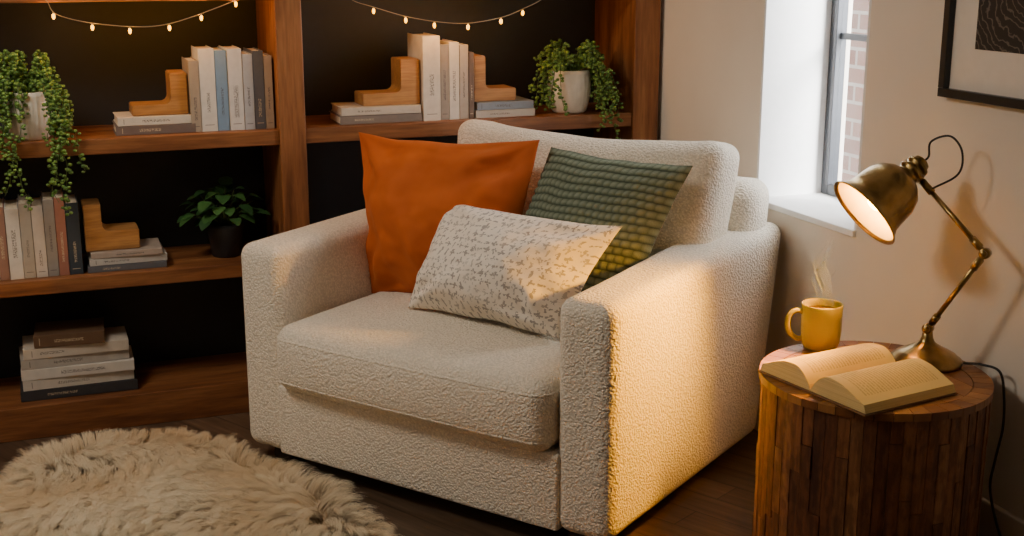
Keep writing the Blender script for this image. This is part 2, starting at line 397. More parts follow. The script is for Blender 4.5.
for i in range(17): vs.append((angs(-math.pi,.1,(-2.1,-1.0)),random.uniform(.005,.05),random.uniform(.03,.15),random.uniform(.02,.07)))
for i in range(34): vs.append((random.uniform(0,6.28),random.uniform(-.03,.04),.0,random.uniform(.02,.12)))
for i in range(4): vs.append((random.uniform(-2.1,-1.0),.004,random.uniform(.0,.05),.02))
for a,d,r in ((-.9,.25,.035),(-.70,.29,.050),(-.55,.20,.065),(-.62,.33,.035),(-2.6,.26,.02),(-2.45,.31,.01),(-1.0,.16,.04),(-1.9,.20,.01)): vs.append((a,r,d,.03))
trailing("potted_string_of_pearls",(.005,4.262,ST+.001),.072,.15,vs,"trailing string of pearls plant in ribbed white pot")
vs=[]
for i in range(22): vs.append((angs(-math.pi*1.1,math.pi*.1,(-2.35,-1.05)),random.uniform(.005,.07),random.uniform(.02,.10),random.uniform(.02,.06)))
for i in range(36): vs.append((random.uniform(0,6.28),random.uniform(0,.10),.0,random.uniform(.01,.10)))
for a,d,r in ((-.75,.16,.05),(-.6,.20,.06),(-.9,.12,.03),(-2.5,.10,.03),(-.5,.13,.08)): vs.append((a,r,d,.02))
trailing("potted_trailing_plant",(1.86,4.285,ST+.001),.08,.155,vs,"bushy trailing green plant in cream ceramic pot",amp=.006)
# broad-leaf plant
e=empty("potted_peperomia",(.60,4.325,SM+.001)); tag(e,"dark green broad-leaf plant in matte black pot","plant")
lathe("pot",[(0,0),(.045,0),(.05,.005),(.062,.10),(.064,.115),(.056,.115),(.054,.10),(0,.10)],M['pot_dark'],e,36)
lathe("soil",[(0,.102),(.054,.101)],M['soil'],e,24)
V=[];F=[];SV=[];SF=[]
def leaf(V,F,base,dirv,L,W,droop):
    d=dirv.normalized(); s=d.cross(Vector((0,0,1)))
    if s.length<.1: s=Vector((1,0,0))
    s.normalize(); n=s.cross(d); b=len(V); K=8
    for i in range(K+1):
        t=i/K; w=W*math.sin(math.pi*min(1,t**.75))**.65 if 0<t<1 else 0.0005
        c=base+d*(L*t)-Vector((0,0,1))*droop*t*t
        V.append(tuple(c+s*w+n*w*.2)); V.append(tuple(c)); V.append(tuple(c-s*w+n*w*.2))
    for i in range(K):
        for j in (0,1): F.append((b+i*3+j,b+i*3+j+1,b+(i+1)*3+j+1,b+(i+1)*3+j))
for i in range(70):
    a=random.uniform(0,6.28); el=random.uniform(.1,1.45); L=random.uniform(.035,.105)
    d=Vector((math.cos(a)*math.cos(el),math.sin(a)*math.cos(el)*.8,math.sin(el)))
    p0=Vector((d.x*.02,d.y*.02,.10)); p1=p0+d*L*.6+Vector((0,0,.03)); p2=p1+d*L*.5
    tube_data(catmull([p0,p1,p2],4),.0014,4,SV,SF)
    leaf(V,F,p2,Vector((d.x,d.y,d.z*.3+random.uniform(-.35,.15))),random.uniform(.042,.060),random.uniform(.020,.027),.018)
V=[(x,min(y,.16),z) for x,y,z in V]
new_mesh("stems",SV,SF,M['stem'],e,True); new_mesh("leaves",V,F,M['leaf'],e,True)

# ------------------------------------------------------------------ fairy lights
def swag(pts,bulbs,label):
    e=empty("fairy_lights",(pts[0][0],4.165,pts[0][1])); tag(e,label,"string lights","fairy light strings")
    o=Vector(e.location); P=[Vector((x,4.165+random.uniform(-.004,.004),z))-o for x,z in pts]
    C=catmull(P,10); V,F=tube_data(C,.0013,6)
    new_mesh("wire",V,F,M['wire'],e,True)
    me=None; ld=bpy.data.lights.new("fairy_glow",'POINT'); ld.energy=.5; ld.color=(1,.42,.05); ld.shadow_soft_size=.006
    for x,z in bulbs:
        zt=min(C,key=lambda p:abs(p.x+o.x-x)).z+o.z
        if me is None:
            b=lathe("bulb",[(0,-.012),(.0033,-.0095),(.0048,-.004),(.0046,.001),(.0025,.005),(0,.006)],M['fairy'],e,12); me=b.data
            s=lathe("bulb_socket",[(0,.004),(.0024,.004),(.0024,.010),(0,.011)],M['wire'],e,8); ms=s.data
        else:
            b=bpy.data.objects.new("bulb",me); link(b); b.parent=e
            s=bpy.data.objects.new("bulb_socket",ms); link(s); s.parent=e
        s.parent=b
        b.location=(x-o.x,0,zt-o.z-.0105)
        lo=bpy.data.objects.new("fairy_glow",ld); link(lo); lo.location=(x,4.165+.012,zt-.014)
swag([(.06,1.425),(.085,1.40),(.11,1.36),(.21,1.332),(.35,1.318),(.44,1.326),(.54,1.355),(.66,1.40),(.68,1.425)],[(.10,1.35),(.21,1.32),(.32,1.31),(.44,1.32),(.54,1.35),(.65,1.39)],"warm fairy lights draped along the shelf edge")
swag([(1.00,1.425),(1.03,1.39),(1.10,1.367),(1.21,1.335),(1.32,1.315),(1.43,1.308),(1.55,1.325),(1.63,1.352),(1.70,1.385),(1.72,1.425)],[(1.10,1.36),(1.21,1.32),(1.31,1.30),(1.43,1.29),(1.55,1.31),(1.63,1.34)],"warm fairy lights draped along the shelf edge")

# ------------------------------------------------------------------ armchair
A=math.radians(-54.4); CO=Vector((.562,3.76,0)); RZ=Matrix.Rotation(A,3,'Z')
def cw(p): return CO+RZ@Vector(p)
ch=empty("armchair",CO,(0,0,A)); tag(ch,"wide cream boucle armchair with square arms","armchair")
D_=1.085
def arm(x0,x1,y1,inner):
    sx=x1-x0; sy=y1; sz=.645
    def df(p):
        z=(p.z+sz/2)/sz; y=p.y+sy/2; q=Vector(p)
        if y1>.8 and y>.6: q.y-=(y-.6)/(y1-.6)*.12*(1-z)
        if y>.2 and p.x*inner>0: q.x+=inner*.035*(y-.2)
        if y1>.8 and p.x>0: q.x+=.012*y*z
        q.z+=.026*y*z
        return q
    return softbox("armrest",(sx,sy,sz),.042,M['boucle'],ch,6,14,df,((x0+x1)/2,sy/2,.05+sz/2))
arm(-.022,.147,.715,1); arm(1.108,1.282,D_,-1)
softbox("base_frame",(.995,.83,.218),.010,M['boucle'],ch,4,10,None,(.6275,.415-.006,.055+.109))
def bdf(p):
    z=(p.z+.34)/.68; q=Vector(p); q.y+=.10*(z-.5)-.03
    return q
softbox("backrest",(.98,.17,.755),.06,M['boucle'],ch,6,12,bdf,(.77,.965,.105+.38))
# seat cushion
SX,SY,SZ=.960,.868,.207
def sdf(p):
    hx,hy,hz=SX/2,SY/2,SZ/2; u=p.x/hx; v=p.y/hy; w=p.z/hz; q=Vector(p)
    q.z+=(.038*(1-u*u)*(1-v*v) if w>0 else 0)
    if v<-.4: q.y-=.016*(1-w*w)*(1-u**4)
    return q
sc_=softbox("seat_cushion",(SX,SY,SZ),.054,M['boucle'],ch,7,26,sdf,(.6275,.389,.268+.1035))
def welt(zl):
    P=[]; hx,hy,r=SX/2-.005,SY/2-.005,.049
    for cx,cy,a0 in ((hx-r,hy-r,0),(-hx+r,hy-r,90),(-hx+r,-hy+r,180),(hx-r,-hy+r,270)):
        for i in range(7):
            a=math.radians(a0+90*i/6); P.append(Vector((cx+r*math.cos(a),cy+r*math.sin(a),zl)))
    P.append(P[0].copy())
    D=[]
    for a,b in zip(P[:-1],P[1:]):
        n=max(1,int((b-a).length/.03))
        for k in range(n): D.append(a.lerp(b,k/n))
    D.append(P[0].copy())
    for q in D:
        u=q.x/(SX/2)
        if q.y<-.4*SY/2: q.y-=.016*(1-(zl/(SZ/2))**2)*(1-u**4)
    return D
for zl in (SZ/2-.039,-SZ/2+.039):
    V,F=tube_data(welt(zl),.0050,8); new_mesh("seam_piping",V,F,M['boucle'],sc_,True)
# back cushion
def kdf(p):
    hx,hy,hz=.46,.11,.27; u=p.x/hx; w=p.z/hz; v=p.y/hy; q=Vector(p)
    q.y+=(-.045 if v<0 else .02)*(1-u*u)*(1-w*w)
    q.z+=-.012*(1-abs(u)) + .020*abs(u)**3*(1 if w>0 else 0)
    q.x*=1+.03*w
    q+=Vector((.004,.010,.008))*noise.noise(Vector((p.x*4,p.y*4,p.z*4)))
    return q
softbox("back_cushion",(.93,.20,.55),.056,M['boucle'],ch,7,20,kdf,(.74,.775,.715),(math.radians(-11),0,0))
for fx,fy in ((.10,.07),(1.17,.07),(.22,.66),(1.17,.82)):
    box("leg",fx-.035,fx+.035,fy-.035,fy+.035,0,.062,M['blacksat'],ch,.004)

# ------------------------------------------------------------------ pillows
def pillow(name,TL,TR,BR,BL,T,mat,n=70,pinch=.06,disp=None,wr=.004,seed=0,ex=.55,creases=0,back=1.0):
    C=[Vector(c) for c in (TL,TR,BR,BL)]; ctr=sum(C,Vector())/4; C=[c-ctr for c in C]
    nrm=((C[1]-C[3]).cross(C[0]-C[2])).normalized()
    if nrm.y>0: nrm=-nrm
    bm=bmesh.new(); uvl=bm.loops.layers.uv.new("UVMap")
    def pos(u,v,s):
        uu=u*(1-pinch*(1-v*v)); vv=v*(1-pinch*(1-u*u))
        a=(uu+1)/2; b=(vv+1)/2
        p=C[3]*(1-a)*(1-b)+C[2]*a*(1-b)+C[1]*a*b+C[0]*(1-a)*b
        p=p+(C[1]-C[0])*.010*noise.noise(Vector((u*2+seed,v*2.5,7)))+(C[0]-C[3])*.013*noise.noise(Vector((u*2.5,v*2+seed,9)))
        e=max(0,(1-u*u)*(1-v*v)); t=T/2*(e**ex)*(1+.18*(-v))
        w=wr*noise.noise(Vector((u*2.2+seed,v*2.2,s*2)))+wr*.4*noise.noise(Vector((u*6+seed,v*6,s*2+5)))
        t+=w*min(1,e*4)
        if creases:
            for cu,cv in ((-1,1),(1,1),(1,-1),(-1,-1)):
                du,dv=u-cu,v-cv; r=math.hypot(du,dv); an=math.atan2(abs(dv),abs(du))
                wob=noise.noise(Vector((u*3+cu,v*3+cv,seed)))*1.5
                t+=creases*math.sin(an*8+seed+cu+wob)*math.exp(-((r-.5)/.30)**2)*min(1,e*6)
            t+=creases*.6*math.sin(u*5+v*3+seed+3*noise.noise(Vector((u*1.5,v*1.5,seed))))*min(1,e*2)
        if disp: t+=disp(u,v)*min(1,e*12)
        if s<0: t*=back
        return p+nrm*(t*s)
    g={1:[],-1:[]}
    for s in (1,-1):
        for i in range(n+1):
            r=[]
            for j in range(n+1):
                u=math.sin((i/n-.5)*math.pi)*.5+(i/n*2-1)*.5; v=math.sin((j/n-.5)*math.pi)*.5+(j/n*2-1)*.5
                if s==-1 and (i in(0,n) or j in(0,n)): r.append(g[1][i][j]); continue
                r.append((bm.verts.new(pos(u,v,s)),u,v))
            g[s].append(r)
        for i in range(n):
            for j in range(n):
                q=[g[s][i][j],g[s][i+1][j],g[s][i+1][j+1],g[s][i][j+1]]
                f=bm.faces.new([x[0] for x in q])
                for l,x in zip(f.loops,q): l[uvl].uv=((x[1]+1)/2,(x[2]+1)/2)
    return from_bm(bm,name,mat,None,True,cw(ctr),(0,0,A))
t=NT("orange_velvet"); v=t.coord(); f=t.noise(v,300,2); f2=t.noise(v,8,3)
t.col(t.ramp(f2,[(.3,(.42,.078,.004)),(.7,(.52,.105,.006))])); t.set(Roughness=.85,Sheen_Weight=.1); t.b.inputs['Sheen Tint'].default_value=(1,.5,.12,1); t.bump(f,.15,.001); M['orange']=t.m
o=pillow("throw_pillow",(-.005,.56,.965),(.715,.555,1.0),(.705,.44,.468),(.15,.42,.468),.39,M['orange'],120,.085,None,.018,3,.72,.019,.5)
tag(o,"rust orange velvet square throw pillow","pillow","throw pillows")
# green knit
t=NT("green_knit"); v=t.coord(); f=t.noise(v,220,2)
uvn=t.n('ShaderNodeTexCoord'); sp_=t.n('ShaderNodeSeparateXYZ'); t.l(uvn.outputs['UV'],sp_.inputs[0])
NR=20; NC=22
rr=t.math('MULTIPLY',sp_.outputs[1],NR); row_=t.math('ABSOLUTE',t.math('SINE',t.math('MULTIPLY',rr,math.pi)))
off=t.math('MULTIPLY',t.math('MODULO',t.math('FLOOR',rr),2),.5)
colm=t.math('ABSOLUTE',t.math('SINE',t.math('MULTIPLY',t.math('ADD',t.math('MULTIPLY',sp_.outputs[0],NC),off),math.pi)))
hh=t.math('MULTIPLY',row_,t.math('ADD',t.math('MULTIPLY',colm,.6),.4))
t.col(t.ramp(hh,[(.0,(.060,.078,.055)),(.45,(.155,.19,.135)),(1,(.225,.265,.195))])); t.set(Roughness=1,Sheen_Weight=.05); t.b.inputs['Specular IOR Level'].default_value=.05
t.bump(t.math('ADD',hh,t.math('MULTIPLY',f,1.2)),.6,.003); M['green']=t.m
def knit(u,v):
    a=(u+1)/2; b=(v+1)/2; o=.5*(int(math.floor(b*NR))%2)
    return .010*(abs(math.sin(b*math.pi*NR))**.7*(.4+.6*abs(math.sin((a*NC+o)*math.pi))**.7)-.4)
o=pillow("throw_pillow",(.705,.63,.968),(1.195,.60,.958),(1.055,.45,.50),(.60,.50,.49),.27,M['green'],250,.05,knit,.006,9,.52,0,.4)
tag(o,"olive green chunky knit throw pillow","pillow","throw pillows")
# lumbar
t=NT("patterned_linen"); uvn=t.n('ShaderNodeTexCoord'); v=t.coord()
def crosses(sx,sy,ox,oy,thr):
    m=t.n('ShaderNodeMapping'); m.inputs['Scale'].default_value=(sx,sy,1); m.inputs['Location'].default_value=(ox,oy,0); t.l(uvn.outputs['UV'],m.inputs[0])
    nz=t.n('ShaderNodeTexNoise'); nz.inputs['Scale'].default_value=.9; t.l(m.outputs[0],nz.inputs['Vector'])
    ad=t.n('ShaderNodeVectorMath',operation='MULTIPLY_ADD'); ad.inputs[1].default_value=(1.1,1.1,0); t.l(nz.outputs['Color'],ad.inputs[0]); t.l(m.outputs[0],ad.inputs[2])
    sep=t.n('ShaderNodeSeparateXYZ'); t.l(ad.outputs[0],sep.inputs[0])
    rowi=t.math('FLOOR',sep.outputs[1]); xs_=t.math('ADD',sep.outputs[0],t.math('MULTIPLY',t.math('MODULO',rowi,2),.5))
    fx=t.math('ABSOLUTE',t.math('SUBTRACT',t.math('FRACT',xs_),.5)); fy=t.math('ABSOLUTE',t.math('SUBTRACT',t.math('FRACT',sep.outputs[1]),.5))
    wn=t.n('ShaderNodeTexWhiteNoise'); cb=t.n('ShaderNodeCombineXYZ'); t.l(t.math('FLOOR',xs_),cb.inputs[0]); t.l(rowi,cb.inputs[1]); t.l(cb.outputs[0],wn.inputs['Vector'])
    hb=t.math('MULTIPLY',t.math('LESS_THAN',fy,.12),t.math('LESS_THAN',fx,.40)); vb=t.math('MULTIPLY',t.math('LESS_THAN',fx,.11),t.math('LESS_THAN',fy,.44))
    hb=t.math('MULTIPLY',hb,t.math('GREATER_THAN',wn.outputs['Value'],thr)); vb=t.math('MULTIPLY',vb,t.math('LESS_THAN',wn.outputs['Value'],1-thr*.6))
    return t.math('MAXIMUM',hb,vb)
m=crosses(21,14,0,0,.22); f=t.noise(v,140,3); fb=t.noise(v,14,2)
m=t.math('MULTIPLY',m,t.math('GREATER_THAN',f,.43))
m=t.math('MULTIPLY',m,t.math('MULTIPLY_ADD',fb,1.6,-.12))
t.col(t.mix(t.math('MINIMUM',m,.74),(.88,.81,.71),(.20,.185,.175))); t.set(Roughness=.9,Sheen_Weight=.05)
t.bump(t.math('ADD',t.noise(v,400,2),t.math('MULTIPLY',m,.6)),.35,.002); M['lumbar']=t.m
o=pillow("lumbar_pillow",(.490,.39,.817),(1.100,.365,.812),(.982,.23,.505),(.445,.24,.512),.28,M['lumbar'],90,.06,None,.010,5,.55,.009,.4)
tag(o,"off-white lumbar pillow with grey cross pattern","pillow","throw pillows")

# ------------------------------------------------------------------ side table
TC=Vector((1.868,2.425,0)); TR_=.274; TH=.55
tb=empty("side_table",TC); tag(tb,"round drum side table of reclaimed wood slats","side table")
t=NT("reclaimed_slats"); g=t.n('ShaderNodeNewGeometry'); v=t.coord(scale=(20,20,1.6)); n1=t.noise(v,2.5,6,.7); vb=t.coord(scale=(60,60,26)); n2=t.noise(vb,1,4)
c=t.ramp(g.outputs['Random Per Island'],[(0,(.11,.034,.011)),(.3,(.22,.075,.022)),(.55,(.32,.13,.042)),(.75,(.15,.05,.016)),(1,(.38,.17,.062))])
c=t.mix(.8,c,t.ramp(n1,[(.32,(.28,.22,.2)),(.58,(1,1,1))]),'MULTIPLY'); c=t.mix(.5,c,t.ramp(n2,[(.42,(.35,.3,.28)),(.56,(1,1,1))]),'MULTIPLY')
t.col(c); t.set(Roughness=.6); t.bump(t.math('ADD',n1,n2),.6,.005); M['slat']=t.m
bm=bmesh.new(); N=58
for i in range(N):
    cuts=[0.0,.53]
    for _ in range(random.choice((1,2,3,3))): 
        q=random.uniform(.05,.48)
        if all(abs(q-c_)>.04 for c_ in cuts): cuts.append(q)
    cuts.sort()
    a0=2*math.pi*i/N; a1=2*math.pi*(i+1)/N-.005
    for j in range(len(cuts)-1):
        z0,z1=cuts[j]+.0007,cuts[j+1]-.0007; ro=TR_-.004+random.uniform(-.003,.002); ri=TR_-.03
        vsx=[]
        for z in (z0,z1):
            for (r,a) in ((ri,a0),(ro,a0),(ro,(a0+a1)/2),(ro,a1),(ri,a1)): vsx.append(bm.verts.new((r*math.cos(a),r*math.sin(a),z)))
        b0=vsx[:5]; b1=vsx[5:]
        bm.faces.new(list(reversed(b0))); bm.faces.new(b1)
        for k in range(5): bm.faces.new((b0[k],b0[(k+1)%5],b1[(k+1)%5],b1[k]))
from_bm(bm,"drum_body",M['slat'],tb)
lathe("inner_core",[(0,.01),(TR_-.032,.01),(TR_-.032,.525),(0,.525)],M['blacksat'],tb,48)
t=NT("table_top_wood"); g=t.n('ShaderNodeNewGeometry'); v=t.coord(scale=(3,30,3)); n1=t.noise(v,2,6,.6)
c=t.ramp(g.outputs['Random Per Island'],[(0,(.20,.070,.018)),(1,(.40,.18,.05))]); c=t.mix(.7,c,t.ramp(n1,[(.3,(.45,.4,.35)),(.6,(1,1,1))]),'MULTIPLY')
t.col(c); t.set(Roughness=.4); t.bump(n1,.2,.002); M['ttop']=t.m
bm=bmesh.new(); N=40
for i in range(N):
    a0=2*math.pi*i/N; a1=2*math.pi*(i+1)/N-.006; q=[]
    for z in (.531,TH):
        for (r,a) in ((TR_-.045,a0),(TR_,a0),(TR_,(a0+a1)/2),(TR_,a1),(TR_-.045,a1)): q.append(bm.verts.new((r*math.cos(a),r*math.sin(a),z)))
    b0=q[:5]; b1=q[5:]; bm.faces.new(list(reversed(b0))); bm.faces.new(b1)
    for k in range(5): bm.faces.new((b0[k],b0[(k+1)%5],b1[(k+1)%5],b1[k]))
R2=TR_-.047; npl=7; w=2*R2/npl
for i in range(npl):
    x0=-R2+i*w+.0008; x1=x0+w-.0016
    xs=[x0+(x1-x0)*k/6 for k in range(7)]
    pr=[(x,-math.sqrt(max(0,R2*R2-x*x))) for x in xs]+[(x,math.sqrt(max(0,R2*R2-x*x))) for x in reversed(xs)]
    pr2=[]
    for p in pr:
        if not pr2 or (Vector(p)-Vector(pr2[-1])).length>1e-4: pr2.append(p)
    if (Vector(pr2[0])-Vector(pr2[-1])).length<1e-4: pr2.pop()
    a=[bm.verts.new((x,y,.531)) for x,y in pr2]; b=[bm.verts.new((x,y,TH-.0005)) for x,y in pr2]
    bm.faces.new(list(reversed(a))); bm.faces.new(b)
    for k in range(len(a)): bm.faces.new((a[k],a[(k+1)%len(a)],b[(k+1)%len(a)],b[k]))
tt=from_bm(bm,"table_top",M['ttop'],tb)

# ------------------------------------------------------------------ mug + steam
ML=Vector((1.862,2.645,TH+.001)); MS=1.06
mg=empty("mug",ML,(0,0,math.atan2(.357,-.934))); mg.scale=(MS,MS,MS); tag(mg,"mustard brown glazed mug of hot coffee","mug")
lathe("mug_body",[(0,0),(.034,0),(.040,.004),(.046,.02),(.0485,.05),(.0485,.09),(.0495,.112),(.048,.114),(.0455,.112),(.0445,.09),(.044,.04),(.036,.008),(0,.007)],M['mug'],mg,48)
tube("handle",[(.044,0,.092),(.062,0,.096),(.078,0,.085),(.082,0,.06),(.072,0,.036),(.055,0,.026),(.044,0,.028)],.0062,M['mug'],mg,12,8)
lathe("coffee",[(0,.096),(.0445,.096)],M['coffee'],mg,40)
t=NT("steam_vapour"); tr=t.n('ShaderNodeBsdfTransparent'); em=t.n('ShaderNodeBsdfTranslucent'); em.inputs[0].default_value=(.7,.85,1,1)
mx=t.n('ShaderNodeMixShader'); v=t.coord(); f=t.noise(v,30,2); lw=t.n('ShaderNodeLayerWeight'); lw.inputs[0].default_value=.3
fac=t.math('MULTIPLY',t.math('SUBTRACT',1,lw.outputs['Facing']),t.math('MULTIPLY',f,.10)); t.l(fac,mx.inputs[0]); t.l(tr.outputs[0],mx.inputs[1]); t.l(em.outputs[0],mx.inputs[2]); t.l(mx.outputs[0],t.out.inputs[0])
V=[];F=[]
lr=Vector((.934,-.357,0))
for k,(o0,ph,hh_,am,fr_) in enumerate(((-.022,0,.11,.011,7),(-.012,.6,.17,.014,6.5),(.002,1.2,.15,.016,6.2),(.012,.2,.18,.013,7),(.022,.9,.10,.011,7),(.000,1.7,.16,.015,6),(-.006,.4,.14,.014,6.6),(.006,1.0,.18,.012,6.9))):
    P=[]
    for i in range(13):
        q=i/12; P.append(lr*(o0*(1-.3*q)+am*math.sin(q*fr_+ph)*(.3+q*.9))+Vector((0,.006*math.cos(q*7+ph),hh_*q)))
    tube_data(catmull(P,8),lambda s:.0004+.0052*math.sin(math.pi*min(1,s*.95+.02)),8,V,F)
st=new_mesh("steam",V,F,t.m,None,True,ML+Vector((0,0,.108))); tag(st,"faint wisps of steam rising from the mug","steam",kind="stuff")

# ------------------------------------------------------------------ open book
t=NT("open_page"); tc=t.n('ShaderNodeTexCoord'); sp_=t.n('ShaderNodeSeparateXYZ'); t.l(tc.outputs['Object'],sp_.inputs[0]); gn=t.n('ShaderNodeNewGeometry'); sn=t.n('ShaderNodeSeparateXYZ'); t.l(gn.outputs['Normal'],sn.inputs[0])
X_,Y_,Z_=sp_.outputs
ln=t.math('GREATER_THAN',t.math('FRACT',t.math('MULTIPLY',X_,110)),.5)
v=t.coord(scale=(110,500,1)); nz=t.math('GREATER_THAN',t.noise(v,1,1),.42)
ay=t.math('ABSOLUTE',Y_)
mk=t.math('MULTIPLY',t.math('MULTIPLY',ln,nz),t.math('MULTIPLY',t.math('MULTIPLY',t.math('GREATER_THAN',ay,.022),t.math('LESS_THAN',ay,.145)),t.math('MULTIPLY',t.math('LESS_THAN',t.math('ABSOLUTE',X_),.118),t.math('GREATER_THAN',sn.outputs[2],.6))))
v=t.coord(scale=(2,2,1400)); edge=t.noise(v,1,2)
top=t.math('GREATER_THAN',sn.outputs[2],.45)
base=t.mix(top,t.ramp(edge,[(.35,(.58,.42,.16)),(.6,(.78,.60,.26))]),(.86,.68,.28))
t.col(t.mix(t.math('MULTIPLY',mk,.38),base,(.20,.11,.03))); t.set(Roughness=.85); M['page']=t.m
OB=empty("open_book",(1.785,2.385,TH+.001),(0,0,math.radians(9))); tag(OB,"open book with cream pages lying on the side table","book")
Lb=.285; Wb=.168
def page_side(sgn):
    K=28; pr=[]
    for i in range(K+1):
        q=i/K; rise=math.sin(min(1,q/.34)*math.pi/2)**.75
        z=.006+.048*rise*(1-.55*(max(0,q-.30)/.70)**1.2)+.005*math.sin(max(0,q-.3)*6)
        pr.append((sgn*q*Wb,z))
    pr.append((sgn*(Wb+.008),.005)); pr.append((sgn*.002,.005))
    n=len(pr); V=[];F=[]
    for x in (-Lb/2,Lb/2): V+=[(x,y,z) for y,z in pr]
    F=[tuple(range(n)),tuple(reversed(range(n,2*n)))]+[((i+1)%n,i,n+i,n+(i+1)%n) for i in range(n)]
    o=new_mesh("page_block",V,F,M['page'],OB); bm=bmesh.new(); bm.from_mesh(o.data); bmesh.ops.recalc_face_normals(bm,faces=bm.faces); bm.to_mesh(o.data); bm.free()
page_side(1); page_side(-1)
box("cover",-Lb/2-.005,Lb/2+.005,-Wb-.01,Wb+.01,0,.004,plain("book_cover_brown",(.20,.10,.04),.6),OB,.001)

# ------------------------------------------------------------------ lamp
LB=Vector((2.043,2.455,TH+.001))
lp=empty("desk_lamp",LB); tag(lp,"antique brass articulated desk lamp, switched on","lamp")
lathe("base",[(0,0),(.086,0),(.088,.004),(.086,.012),(.078,.016),(.074,.022),(.06,.030),(.04,.040),(.024,.050),(.018,.056),(.014,.066),(.011,.085),(0,.087)],M['brass'],lp,56)
J0=Vector((0,0,.088)); J1=Vector((2.078,2.32,.857))-LB; J2=Vector((2.052,2.55,1.005))-LB
AX=Vector((-.77,.06,-.60)).normalized()
def disc(name,c,axis,r,h,par):
    o=lathe(name,[(0,-h/2),(r*.85,-h/2),(r,-h/2+.002),(r,h/2-.002),(r*.85,h/2),(0,h/2)],M['brass'],par,24,c,Vector(axis).to_track_quat('Z','Y').to_euler()); return o
def tb2(name,a,b,r,par): return tube(name,[a,b],r,M['brass'],par,14,0)
hor=Vector((-.8,-.6,.1))
arm1=tb2("lower_arm",J0,J1,.0065,lp); arm2=tb2("upper_arm",J1,J2,.0065,lp)
for c in (J0,J1): 
    disc("joint",c,hor,.013,.026,lp); disc("joint_knob",c+hor.normalized()*.016,hor,.008,.012,lp)
d1=(J1-J0).normalized(); tube("collar",[J0+d1*.02,J0+d1*.045],.0095,M['brass'],lp,14,0); tube("collar",[J1-d1*.05,J1-d1*.02],.0095,M['brass'],lp,14,0)
d2=(J2-J1).normalized(); tube("collar",[J1+d2*.02,J1+d2*.05],.0095,M['brass'],lp,14,0); tube("collar",[J2-d2*.06,J2-d2*.02],.0095,M['brass'],lp,14,0)
disc("joint",J2,hor,.014,.028,lp)
q=(-AX).to_track_quat('Z','Y').to_euler(); SO=J2+Vector((-.020,.002,.012)); SS=1.27
sh=lathe("lamp_shade",[(.0,.034),(.010,.034),(.017,.030),(.018,.022),(.024,.020),(.024,.014),(.020,.012),(.020,.006),(.026,.004),(.026,-.003),(.022,-.005),(.023,-.012),(.038,-.020),(.052,-.034),(.061,-.056),(.064,-.088),(.0665,-.104),(.077,-.120),(.081,-.124),(.0795,-.126),(.0755,-.121),(.0645,-.104),(.062,-.088),(.059,-.056),(.050,-.036),(.035,-.023),(.0,-.021)],M['brass'],lp,64,SO,q)
sh.scale=(SS,SS,SS)
lathe("inner_reflector",[(.0,-.0232),(.0345,-.0252),(.0488,-.0375),(.0575,-.057),(.0605,-.089),(.063,-.104),(.0735,-.120)],M['brass_in'],sh,64)
lathe("light_bulb",[(.0,-.028),(.012,-.03),(.013,-.045),(.022,-.060),(.027,-.075),(.024,-.092),(.013,-.102),(0,-.105)],M['bulb'],sh,32)
s0=SO-AX*.040
tube("shade_cable",[s0,s0-AX*.02,s0+Vector((.012,-.01,.05)),s0+Vector((.035,-.05,.068)),s0+Vector((.045,-.085,.035)),s0+Vector((.04,-.085,-.02)),J2-d2*.06+Vector((.0,-.0,.009))],.0027,M['cord'],lp,8,8)
P=[Vector((2.115,2.40,TH+.007)),Vector((2.138,2.36,TH+.012)),Vector((2.152,2.315,TH+.006)),Vector((2.158,2.30,TH-.05)),Vector((2.155,2.29,.42)),Vector((2.15,2.30,.33)),Vector((2.145,2.30,.25)),Vector((2.15,2.25,.14)),Vector((2.155,2.17,.06)),Vector((2.15,2.05,.01)),Vector((2.14,1.8,.006))]
tube("power_cord",[p-LB for p in P],.0033,M['cord'],lp,8,8)

# ------------------------------------------------------------------ framed art
fr=empty("picture_frame",(XW,2.30,1.53)); tag(fr,"black framed dark abstract print with white mat","picture")
y0,y1,z0,z1=-.34,.335,-.34,.48
bm=bmesh.new(); fw=.022
add_box(bm,-.03,-.001,y0,y1,z0,z0+fw,.002); add_box(bm,-.03,-.001,y0,y1,z1-fw,z1,.002)
add_box(bm,-.03,-.001,y0,y0+fw,z0+fw,z1-fw,.002); add_box(bm,-.03,-.001,y1-fw,y1,z0+fw,z1-fw,.002)
from_bm(bm,"frame",M['black'],fr)
box("mat_board",-.012,-.002,y0+fw,y1-fw,z0+fw,z1-fw,plain("mat_paper",(.80,.74,.66),.8,var=.02,bump=0),fr)
t=NT("abstract_print"); v=t.coord(); wv=t.n('ShaderNodeTexWave',wave_type='RINGS'); wv.inputs['Scale'].default_value=16; wv.inputs['Distortion'].default_value=14; wv.inputs['Detail'].default_value=4; t.l(v,wv.inputs['Vector'])
t.col(t.ramp(wv.outputs['Fac'],[(.82,(.012,.012,.014)),(.98,(.12,.11,.10))])); t.set(Roughness=.5)
box("print",-.0135,-.0125,y0+.115,y1-.105,z0+.125,z1-.12,t.m,fr)

